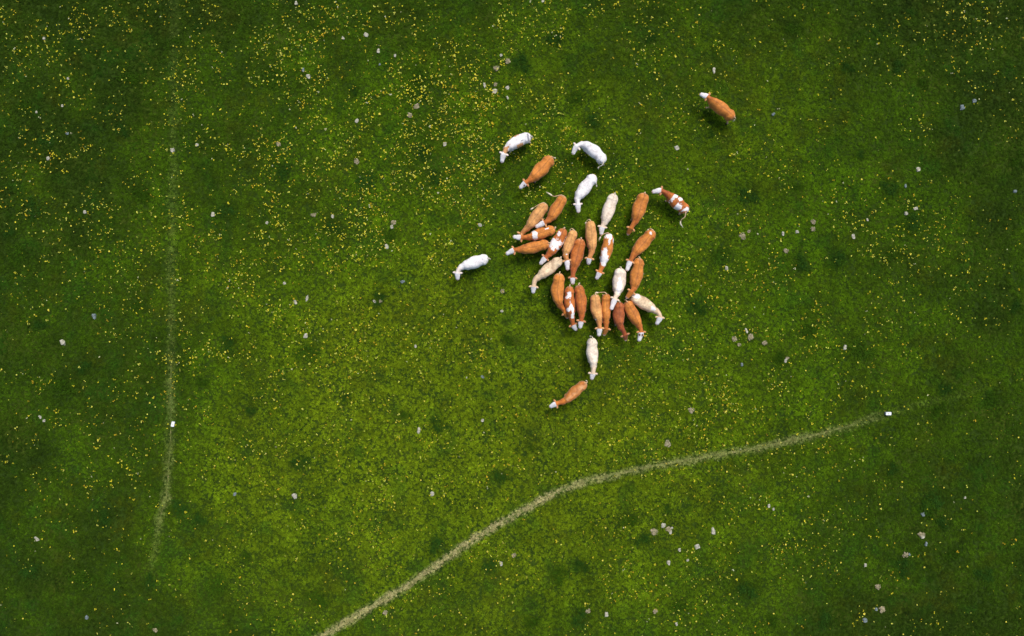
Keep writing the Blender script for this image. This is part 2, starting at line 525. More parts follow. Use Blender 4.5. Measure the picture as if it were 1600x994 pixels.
def flower_density(px, py):
    d = np.full(px.shape, .20)
    for cx, cy, r, a in FD:
        d += a * np.exp(-((px - cx) ** 2 + (py - cy) ** 2) / (r * r))
    return d
NF = 110000
fx = rng.uniform(-60, 1660, NF); fy = rng.uniform(-50, 1044, NF)
wx, wy = (fx - 800) * K, (497 - fy) * K
cl = fbm(wx * .45, wy * .45, 3, 500); cl2 = fbm(wx * 1.6, wy * 1.6, 2, 600)
dens = flower_density(fx, fy) * (.12 + .88 * smoothstep(.32, .60, cl)) * (.2 + .8 * smoothstep(.36, .64, cl2))
dens *= 1 - np.clip(np.maximum(path_field(wx, wy, PATH1, S1, .35), path_field(wx, wy, PATH2, S2, .35)), 0, 1)
k = rng.random(NF) < dens * .52
fx, fy, wx, wy = fx[k], fy[k], wx[k], wy[k]
print("flowers", len(fx))
sz = rng.lognormal(0, .30, len(fx)) * 1.05
order = np.argsort(-sz)
inframe = [i for i in order if 4 < fx[i] < 1596 and 4 < fy[i] < 990][:300]
big = set(inframe)
tint = np.empty((len(fx), 3))
kind = rng.random(len(fx)); reg = fbm(wx * .5, wy * .5, 2, 800)
tint[:] = (.86, .78, .05)
tint[kind < .30] = (.84, .86, .16)
tint[(kind > .62) & (reg > .50)] = (.80, .56, .04)
tint[kind > .97] = (.82, .82, .55)
tint *= rng.uniform(.65, 1.05, len(fx))[:, None]
rest = np.array([i for i in range(len(fx)) if i not in big])
fsrc = [bpy.data.objects.new("flower", flower_mesh("flower", M_petal, h, 40 + j)) for j, h in enumerate((1, 1, 2, 1, 3))]
instancer("small_flowers", np.stack([wx[rest], wy[rest], gzv(wx[rest], wy[rest])], -1), sz[rest], tint[rest], fsrc,
          "thousands of tiny yellow and cream flowers scattered through the meadow grass", "flowers", 4)
fm = [flower_mesh("buttercup", M_petal1, h, 70 + j) for j, h in enumerate((1, 1, 1, 1))]
for j, i in enumerate(inframe):
    o = link("buttercup", fm[j % 4]); s = sz[i] * 1.1
    o.location = (wx[i], wy[i], gz(wx[i], wy[i])); o.scale = (s, s, min(s, 1.1)); o.rotation_euler = (0, 0, random.random() * 6.28)
    tag(o, "larger bright yellow flower standing in the meadow grass", "flower", "larger yellow flowers in the meadow")

# ------------------------------------------------------------------ stones, bare spots, blocks
def rock_mesh(name, lx, ly, lz, seed, mat, rough=.46, sub=2):
    bm = bmesh.new()
    bmesh.ops.create_icosphere(bm, subdivisions=sub, radius=1)
    off = Vector((seed * 3.1, seed * 1.7, seed * .9))
    for v in bm.verts:
        n = mnoise.noise(v.co * 1.1 + off) * rough * 1.6 + mnoise.noise(v.co * 2.7 + off) * rough
        c = v.co * (1 + n)
        c.x = max(-.8, min(.82, c.x)); c.z = max(-.5, min(.6, c.z))       # broken, flattish faces
        v.co = Vector((c.x * lx, c.y * ly, c.z * lz))
    m = bpy.data.meshes.new(name); bm.to_mesh(m); bm.free()
    m.materials.append(mat)
    return m
# px, py, length px, width px, turn, kind   (p pale, g grey, d dim small)
STONES = [(67,59,6,5,0,'p'),(269,234,8,8,0,'p'),(307,226,7,5,20,'p'),(105,122,4,4,0,'p'),(96,165,5,4,0,'p'),(56,175,4,4,0,'p'),(104,208,7,4,30,'g'),
 (74,247,7,6,0,'p'),(131,331,6,7,0,'p'),(332,335,7,8,0,'p'),(146,494,8,8,0,'g'),(97,535,9,9,40,'p'),(61,652,5,6,50,'p'),(67,658,5,5,0,'p'),
 (56,843,12,5,-40,'p'),(134,966,7,7,0,'g'),(366,773,7,6,0,'g'),(479,466,6,10,-20,'p'),(461,472,5,8,20,'p'),(477,525,8,8,0,'p'),(585,471,8,4,-40,'p'),
 (460,775,9,8,30,'p'),(675,772,8,8,0,'p'),(654,673,7,9,-20,'p'),(754,657,6,5,-30,'p'),(649,541,5,5,0,'p'),(754,589,8,4,-45,'g'),(783,882,6,8,0,'p'),
 (750,352,8,6,10,'p'),(519,338,6,6,0,'p'),(612,354,6,7,0,'p'),(481,119,8,7,0,'p'),(473,109,6,6,0,'g'),(572,53,9,6,-30,'p'),(535,59,6,5,30,'p'),
 (591,79,6,7,0,'p'),(617,86,5,5,0,'p'),(557,188,7,7,0,'p'),(695,225,7,6,0,'p'),(416,348,6,5,-30,'p'),(604,385,7,8,10,'p'),(444,443,6,4,30,'p'),
 (783,86,6,4,30,'p'),(757,132,5,8,0,'p'),(773,142,10,7,-10,'p'),(793,137,8,5,30,'p'),(1116,109,6,9,0,'p'),(1058,231,9,7,20,'p'),(1209,178,7,5,-10,'g'),
 (1136,419,6,7,0,'p'),(1246,362,7,6,0,'p'),(1224,365,5,7,0,'p'),(1334,370,7,8,0,'p'),(1417,333,7,6,0,'p'),(1432,326,9,5,10,'p'),(1356,343,4,5,0,'p'),
 (1436,264,9,7,20,'p'),(1416,290,5,6,0,'g'),(1587,299,7,5,0,'g'),(1321,543,7,8,0,'p'),(1228,564,5,8,-10,'p'),(1167,517,4,9,20,'p'),(1160,570,5,5,0,'g'),
 (1037,822,9,8,0,'p'),(1050,826,6,4,0,'p'),(1048,832,6,6,0,'p'),(1115,831,8,9,0,'p'),(1090,855,10,8,25,'p'),(1062,860,6,6,0,'p'),(1045,880,7,8,0,'p'),
 (1075,876,5,4,0,'p'),(948,961,7,8,0,'p'),(1057,976,6,6,0,'p'),(1202,791,5,6,0,'p'),(1209,796,5,4,0,'p'),(1353,884,5,7,0,'p'),(1448,851,5,8,-20,'g'),
 (1442,839,8,6,20,'p'),(1443,804,9,8,0,'g'),(1509,778,4,4,0,'p'),(1505,167,9,8,0,'g'),(1524,157,8,6,0,'g'),(1352,970,10,8,0,'g'),(1370,953,6,5,0,'g'),
 (462,4,6,6,0,'p'),(848,1,6,4,20,'p'),(784,486,7,4,0,'p'),(593,100,4,4,0,'g'),(793,152,4,6,30,'p'),(629,440,9,5,20,'g'),(729,590,3,3,0,'p'),
 (1422,867,4,4,0,'g'),(1075,264,3,3,0,'p')]
for i, (x, y, a, b_, t, k_) in enumerate(STONES):
    m = rock_mesh("stone", a * K * .46, b_ * K * .46, min(a, b_) * K * .36, i + 1, M_lime if k_ == 'p' else M_grey)
    o = link("stone", m)
    p = at(x, y, .12)
    o.location = (p.x, p.y, gz(p.x, p.y) + .055)
    o.rotation_euler = (random.uniform(-.15, .15), random.uniform(-.15, .15), math.radians(t))
    big_ = "large" if a * b_ > 60 else "mid-sized" if a * b_ > 34 else "small"
    shape = "narrow " if max(a, b_) / min(a, b_) > 1.45 else ""
    tag(o, unique(f"{big_} {shape}{'pale limestone' if k_ == 'p' else 'dull grey'} rock", x, y), "rock", "rocks scattered over the meadow")

# bare spots of pale earth: a low ragged crust with crumbs on it
EARTH = [(651,166,11),(557,252,10),(435,225,9),(793,95,11),(775,107,11),(490,336,9),(615,348,9),(1160,369,12),(1270,347,9),(1173,527,12),(1147,530,10),
         (1155,539,7),(1195,536,10),(1080,641,11),(1044,693,13),(1022,831,13),(1044,827,10),(1415,867,12),(1440,835,13),(1379,953,13),(1372,917,10),(1270,358,9),
         (785,455,8),(1228,392,9),(1170,362,6),(774,132,7),(640,180,9),(242,985,8),(602,958,9),(1230,560,6),(595,471,6),(803,868,8),(919,955,9),(1024,955,9)]
for i, (x, y, r_) in enumerate(EARTH):
    R = r_ * K * .40
    rr = random.Random(900 + i)
    V, F = [(0, 0, .05)], []
    n = 18
    for ring in (.4, .75, 1.0):
        for k in range(n):
            a = 2 * math.pi * k / n
            j = 1 + (.75 * mnoise.noise(Vector((math.cos(a) * 1.6 + i * 5, math.sin(a) * 1.6, ring)))) + rr.uniform(-.1, .1)
            V.append((math.cos(a) * R * ring * j, math.sin(a) * R * ring * j * .85, .085 - .055 * ring * ring + rr.uniform(-.012, .012)))
    for k in range(n):
        F.append((0, 1 + k, 1 + (k + 1) % n))
        for g_ in range(2):
            a = 1 + g_ * n + k; b2 = 1 + g_ * n + (k + 1) % n
            F.append((a, a + n, b2 + n, b2))
    root = link("bare_spot", mesh_from("bare_spot", V, F, M_earth, smooth=False))
    p = at(x, y, .05)
    root.location = (p.x, p.y, gz(p.x, p.y) + .03)
    root.rotation_euler = (0, 0, rr.random() * 6)
    # crumbs of soil, one part
    bm = bmesh.new()
    for c_ in range(22):
        a = rr.random() * 6.28; d = R * (.15 + 1.0 * math.sqrt(rr.random())); s = rr.uniform(.015, .05)
        mt = Matrix.Translation((math.cos(a) * d, math.sin(a) * d * .85, .07)) @ Matrix.Rotation(rr.random() * 3, 4, 'Z') @ Matrix.Diagonal((s, s * rr.uniform(.6, 1), s * .7, 1))
        bmesh.ops.create_icosphere(bm, subdivisions=1, radius=1, matrix=mt)
    m = bpy.data.meshes.new("soil_crumbs"); bm.to_mesh(m); bm.free(); m.materials.append(M_earth)
    c_ = link("soil_crumbs", m, root); c_["kind"] = "stuff"
    tag(root, unique(("larger" if r_ > 10 else "small") + " pale bare earth patch", x, y), "bare patch", "bare earth patches in the grass")

def block(name, x, y, lx, ly, lz, turn, tilt, label):
    bm = bmesh.new()
    bmesh.ops.create_cube(bm, size=1, matrix=Matrix.Diagonal((lx, ly, lz, 1)))
    bmesh.ops.bevel(bm, geom=bm.edges[:], offset=.012, segments=2, affect='EDGES')
    for v in bm.verts: v.co += Vector((1, .6, .5)) * mnoise.noise(v.co * 9) * .01
    for f in bm.faces: f.material_index = 0 if f.normal.z > .5 else 1  # upward faces white, all other faces darker grey
    m = bpy.data.meshes.new(name); bm.to_mesh(m); bm.free()
    m.materials.append(M_block); m.materials.append(M_blockside)
    p = at(x, y, .2)
    root = link(name, m, None, None, (p.x, p.y, gz(p.x, p.y) + lz / 2 - .02))
    root.rotation_euler = (tilt[0], tilt[1], math.radians(turn))
    # iron lifting eye set in the top
    V, F = tube([(.03 * math.cos(t), 0, lz / 2 + .03 * math.sin(t)) for t in np.linspace(-.3, math.pi + .3, 9)], [.006] * 9, 6)
    link("lifting_eye", mesh_from("lifting_eye", V, F, M_hoof), root)
    tag(root, label, "block", "white blocks set beside the paths")
block("concrete_block", 1388.5, 646.5, .36, .20, .24, 0, (0, 0), "bright white oblong block beside the faint right end of the long path")
block("concrete_block", 269, 663, .19, .33, .22, -12, (0, .22), "tilted white block standing on the faint track at the left")

# ------------------------------------------------------------------ cows
COAT = dict(orange=(.57, .205, .034), tan=(.64, .32, .105), brown=(.46, .138, .024), dark=(.38, .105, .028), cream=(.74, .58, .38),
            ivory=(.79, .69, .56), white=(.82, .82, .84), ginger=(.62, .33, .14))
WHITE = np.array((.88, .87, .88))

def catmull(P, n=14):
    out = []
    Q = [P[0] * 2 - P[1]] + P + [P[-1] * 2 - P[-2]]
    for i in range(1, len(Q) - 2):
        for k in range(n):
            t = k / n
            a, b_, c_, d = Q[i - 1], Q[i], Q[i + 1], Q[i + 2]
            out.append(((b_ * 2) + (c_ - a) * t + (a * 2 - b_ * 5 + c_ * 4 - d) * t * t + (-a + b_ * 3 - c_ * 3 + d) * t ** 3) * .5)
    out.append(P[-1])
    return out

def loft_body(C):
    """C: dict with spine points; returns verts/faces of all solids, and spine samples for colouring"""
    zP, zN = C.get('zP', 1.22), C.get('zN', 1.0)
    R, S_, P_, N_ = C['R'], C['S'], C['P'], C['N']
    body_px = [R] + C.get('mid', []) + [S_]
    neck_px = [S_] + C.get('neck', []) + [P_]
    pts = [at(x, y, 1.12) for x, y in body_px]
    nn = len(neck_px)
    npts = []
    for i, (x, y) in enumerate(neck_px[1:], 1):
        z = 1.12 + (zP - 1.12) * i / (nn - 1)
        npts.append(at(x, y, z))
    hpt = at(N_[0], N_[1], zN)
    # push the rump end in a little: the outline is what was read off
    allp = pts + npts + [hpt]
    flat = [Vector((p.x, p.y, 0)) for p in allp]
    nb, nk = len(pts) - 1, len(npts)
    seg = 14
    sm = catmull(flat, seg)
    par = []
    # parameter: 0-1 body, 1-2 neck, 2-3 head, by arc length inside each
    def seglen(a, b_): return [0] + list(np.cumsum([(sm[i + 1] - sm[i]).length for i in range(a, b_)]))
    i1, i2, i3 = nb * seg, (nb + nk) * seg, (nb + nk + 1) * seg
    for base, a, b_ in ((0, 0, i1), (1, i1, i2), (2, i2, i3)):
        L = seglen(a, b_)
        par += [base + l / max(L[-1], 1e-6) for l in L[:-1]]
    par.append(3.0)
    par = np.array(par); XY = np.array([(p.x, p.y) for p in sm])
    def pos(s):
        return Vector((np.interp(s, par, XY[:, 0]), np.interp(s, par, XY[:, 1]), 0))
    W = C['w'] * K * .945 / 2
    hs = C.get('hs', 1.0)
    vr = random.Random(C['seed'] * 31).uniform(-1, 1.3)
    st = [  # s, half width, top, bottom, boxiness
        (.000, .22 * W, 1.19, .94, 1.0), (.02, .43 * W, 1.26, .82, 1.0), (.045, .58 * W, 1.305, .74, .95), (.08, .71 * W, 1.34, .66, .95), (.13, .82 * W, 1.37, .61, .9), (.20, (.90 + .03 * vr) * W, 1.395, .60, .8),
        (.26, (.86 - .03 * vr) * W, 1.38, .63, .85), (.34, (.87 - .04 * vr) * W, 1.365, .61, .9), (.48, 1.0 * W, 1.375, .56, .85), (.60, 1.0 * W, 1.375, .53, .85), (.72, .90 * W, 1.39, .51, .85),
        (.82, .80 * W, 1.42, .52, .85), (.90, .74 * W, 1.42, .56, .85), (.96, .62 * W, 1.40, .62, .9), (1.03, .50 * W, 1.37, .70, .95)]
    d = zP - 1.15
    st += [(1.2, .20 + .06 * W, 1.34 + d * .25, .78 + d * .2, 1), (1.45, .165, 1.31 + d * .5, .84 + d * .45, 1), (1.7, .145, 1.29 + d * .75, .90 + d * .7, 1),
           (1.9, .145, 1.27 + d, .96 + d * .9, 1), (2.05, .172, 1.27 + d, zP - .19, .75)]
    for s, hw, th in ((2.2, .185, .17), (2.4, .178, .16), (2.6, .140, .14), (2.8, .130, .13), (2.94, .125, .11), (3.0, .095, .07)):
        f = s - 2
        zc = (zP - .01) * (1 - f) + zN * f
        st.append((s, hw, zc + th * .75, zc - th * 1.05, .8))
    st = np.array(st)
    SS = np.unique(np.concatenate([np.linspace(0, 1, 26), np.linspace(1, 2, 9), np.linspace(2, 3, 11), st[:, 0]]))
    V, F = [], []
    seg_ = 20
    for i, s in enumerate(SS):
        p = pos(s); e = .02
        t = (pos(min(3, s + e)) - pos(max(0, s - e))).normalized()
        l = Vector((-t.y, t.x, 0))
        hw, top, bot, bx = [np.interp(s, st[:, 0], st[:, j]) for j in (1, 2, 3, 4)]
        top *= hs; bot *= hs
        zc = bot + .52 * (top - bot)
        for k in range(seg_):
            a = 2 * math.pi * k / seg_
            ca, sa = math.cos(a), math.sin(a)
            x = math.copysign(abs(ca) ** bx, ca) * hw
            if sa > 0:
                z = zc + (top - zc) * (abs(sa) ** (bx * .95)) * (1 - .05 * abs(ca))
            else:
                z = zc + (zc - bot) * -(abs(sa) ** .9)
            # groove of the backbone between loin muscles, ridge at withers
            if s < 1 and sa > .6:
                g_ = math.exp(-(ca / .22) ** 2)
                z += .022 * g_ if s > .72 else (-.018 * g_ if s > .14 else 0)
            if sa > 0 and s < 1.3:
                # hook bones, pin bones, hollow of the flank, shoulder blades
                for bs, bl, rs_, rl_, hh in ((.19, .66, .035, .20, .030), (.06, .38, .03, .2, .006), (.29, .62, .05, .28, -.030), (.86, .55, .07, .25, .028), (.97, .2, .04, .3, -.02)):
                    z += hh * math.exp(-((s - bs) / rs_) ** 2 - ((abs(ca) - bl) / rl_) ** 2)
            lump = mnoise.noise(Vector((p.x * 2.6 + l.x * x * 2.6, p.y * 2.6 + l.y * x * 2.6, z * 2 + C['seed'])))
            x *= 1 + (.07 * lump if s < 1 else 0)
            V.append(p + l * x + Vector((0, 0, z + (.018 * lump if s < 1.1 else 0))))
        if i:
            for k in range(seg_):
                a0 = (i - 1) * seg_ + k; b0 = (i - 1) * seg_ + (k + 1) % seg_
                F.append((a0, b0, b0 + seg_, a0 + seg_))
    V.append(sum((Vector(v) for v in V[:seg_]), Vector()) / seg_); F += [(len(V) - 1, (k + 1) % seg_, k) for k in range(seg_)]
    b0 = (len(SS) - 1) * seg_
    V.append(sum((Vector(v) for v in V[b0:b0 + seg_]), Vector()) / seg_); F += [(len(V) - 1, b0 + k, b0 + (k + 1) % seg_) for k in range(seg_)]
    # limbs
    rr = random.Random(C['seed'])
    feet = []
    def add(T):
        o = len(V); V.extend(T[0]); F.extend([tuple(o + q_ for q_ in f) for f in T[1]])
    ph = rr.uniform(-1, 1)
    for s0, hind in ((.85, False), (.13, True)):
        for sd in (-1, 1):
            p = pos(s0); t = (pos(s0 + .03) - pos(s0 - .03)).normalized(); l = Vector((-t.y, t.x, 0))
            stp = .20 * ph * sd * (1 if hind else -1)
            q_ = p + l * sd * W * (.44 if hind else .48)
            if hind:
                pl = [(.05, .94, .15), (.06, .80, .15), (.07, .66, .115), (-.04, .50, .075), (-.10, .42, .062), (-.06 + stp * .6, .25, .045), (-.04 + stp, .10, .05), (-.01 + stp, .04, .06)]
            else:
                pl = [(0, .90, .16), (.02, .72, .115), (.03 + stp * .3, .50, .068), (.03 + stp * .5, .42, .062), (.02 + stp * .8, .25, .042), (.02 + stp, .10, .048), (.04 + stp, .04, .058)]
            add(tube([q_ + t * a + Vector((0, 0, z)) - l * sd * .03 * (1 - z) for a, z, _ in pl], [r for _, _, r in pl], 10))
            feet.append((q_ + t * (pl[-1][0] + .02) - l * sd * .03, t))
    return V, F, par, XY, pos, W, zP, zN, feet, hs

def face_style(C, s, lat, z, nz):
    return None

def paint(C, co, par, XY, W):
    """coat colour per vertex"""
    x, y, z = co[:, 0], co[:, 1], co[:, 2]
    n = len(x)
    D = np.full(n, 1e9); s = np.zeros(n); lat = np.zeros(n)
    for i in range(len(par) - 1):
        ax, ay = XY[i]; dx, dy = XY[i + 1] - XY[i]
        L2 = dx * dx + dy * dy + 1e-12
        t = ((x - ax) * dx + (y - ay) * dy) / L2
        if i > 0: t = np.maximum(t, 0)
        if i < len(par) - 2: t = np.minimum(t, 1)
        d = np.hypot(x - ax - t * dx, y - ay - t * dy)
        m = d < D
        D = np.where(m, d, D)
        s = np.where(m, par[i] + (par[i + 1] - par[i]) * np.clip(t, -.5, 1), s)
        lat = np.where(m, (-(x - ax) * dy + (y - ay) * dx) / math.sqrt(L2), lat)
    latn = lat / W
    seed = C['seed'] * 3.7
    nz = fbm(x * 3 + seed, y * 3 + z * 2, 3, seed) - .5
    nf = fbm(x * 11 + seed, y * 11 + z * 7, 3, seed + 9) - .5
    base = np.array(COAT[C['c']])
    col_ = np.tile(base, (n, 1)) * (1 + nz[:, None] * (.75, .9, .95) * (.35 if C['c'] in ('white', 'ivory') else 1) + nf[:, None] * .6)
    ground_ = np.array(COAT['cream'])
    dark = C['c'] in ('orange', 'brown', 'dark', 'tan', 'ginger')
    if dark:
        # backbone stripe, paler rump and tail root, redder neck, cream lower legs and belly
        st = np.exp(-((latn + nz * .12) / .05) ** 2) * (s < 1.05) * .42
        col_ *= (1 - st)[:, None]
        pr = (np.clip(1 - s / .10, 0, 1) * (.45 + nf * 2)).clip(0, 1)[:, None] * C.get('rump', .55)
        col_ = col_ * (1 - pr) + ground_ * pr
        nk = (smoothstep(.85, 1.2, s) * (1 - smoothstep(2.0, 2.2, s)))[:, None]
        col_ *= 1 - nk * np.array([.12, .25, .30])
    else:
        nk = (smoothstep(1.05, 1.5, s) * (1 - smoothstep(2.0, 2.2, s)))[:, None] * C.get('nk', .5)
        col_ = col_ * (1 - nk) + np.array((.70, .50, .32)) * nk
        st = np.exp(-((latn) / .05) ** 2) * (s < .22) * .30
        col_ *= (1 - st)[:, None]
    leg = (1 - smoothstep(.35, .7, z))[:, None] * .7
    col_ = col_ * (1 - leg) + ground_ * leg
    if C.get('pale'):
        pb = (np.exp(-(latn / .5) ** 2) * (s < .95) * (.5 + nz * 1.5)).clip(0, 1)[:, None] * C['pale']
        col_ = col_ * (1 - pb) + np.array((.78, .50, .28)) * pb
    def blotch(lst, target):
        nonlocal col_
        tc = np.array(target)
        for (bs, bl, rs, rl) in lst:
            d = np.sqrt(((s - bs) / rs) ** 2 + ((latn - bl) / rl) ** 2) + nz * 1.2 + nf * 1.1
            m = (1 - smoothstep(.93, 1.07, d))[:, None]
            col_ = col_ * (1 - m) + tc * m
    blotch(C.get('white', []), WHITE)
    blotch(C.get('spot', []), COAT[C.get('spotc', 'orange')])
    blotch(C.get('greyspot', []), (.30, .31, .36))
    if C.get('face', 1):
        e = 2.02 + C.get('fstart', 0) + nf * .12
        m = smoothstep(e, e + .05, s)[:, None]
        col_ = col_ * (1 - m) + WHITE * m
        if C.get('eyespot'):
            for sg in ((1,) if C['eyespot'] == 1 else (1, -1)):
                d = np.sqrt(((s - 2.32) / .13) ** 2 + ((lat - sg * .085) / .06) ** 2) + nf
                m = (1 - smoothstep(.85, 1.1, d))[:, None]
                col_ = col_ * (1 - m) + np.array((.14, .06, .03)) * m
    else:
        m = smoothstep(2.82, 2.92, s)[:, None] * .6
        col_ = col_ * (1 - m) + np.array((.70, .50, .38)) * m
    return np.clip(col_, .02, .9)

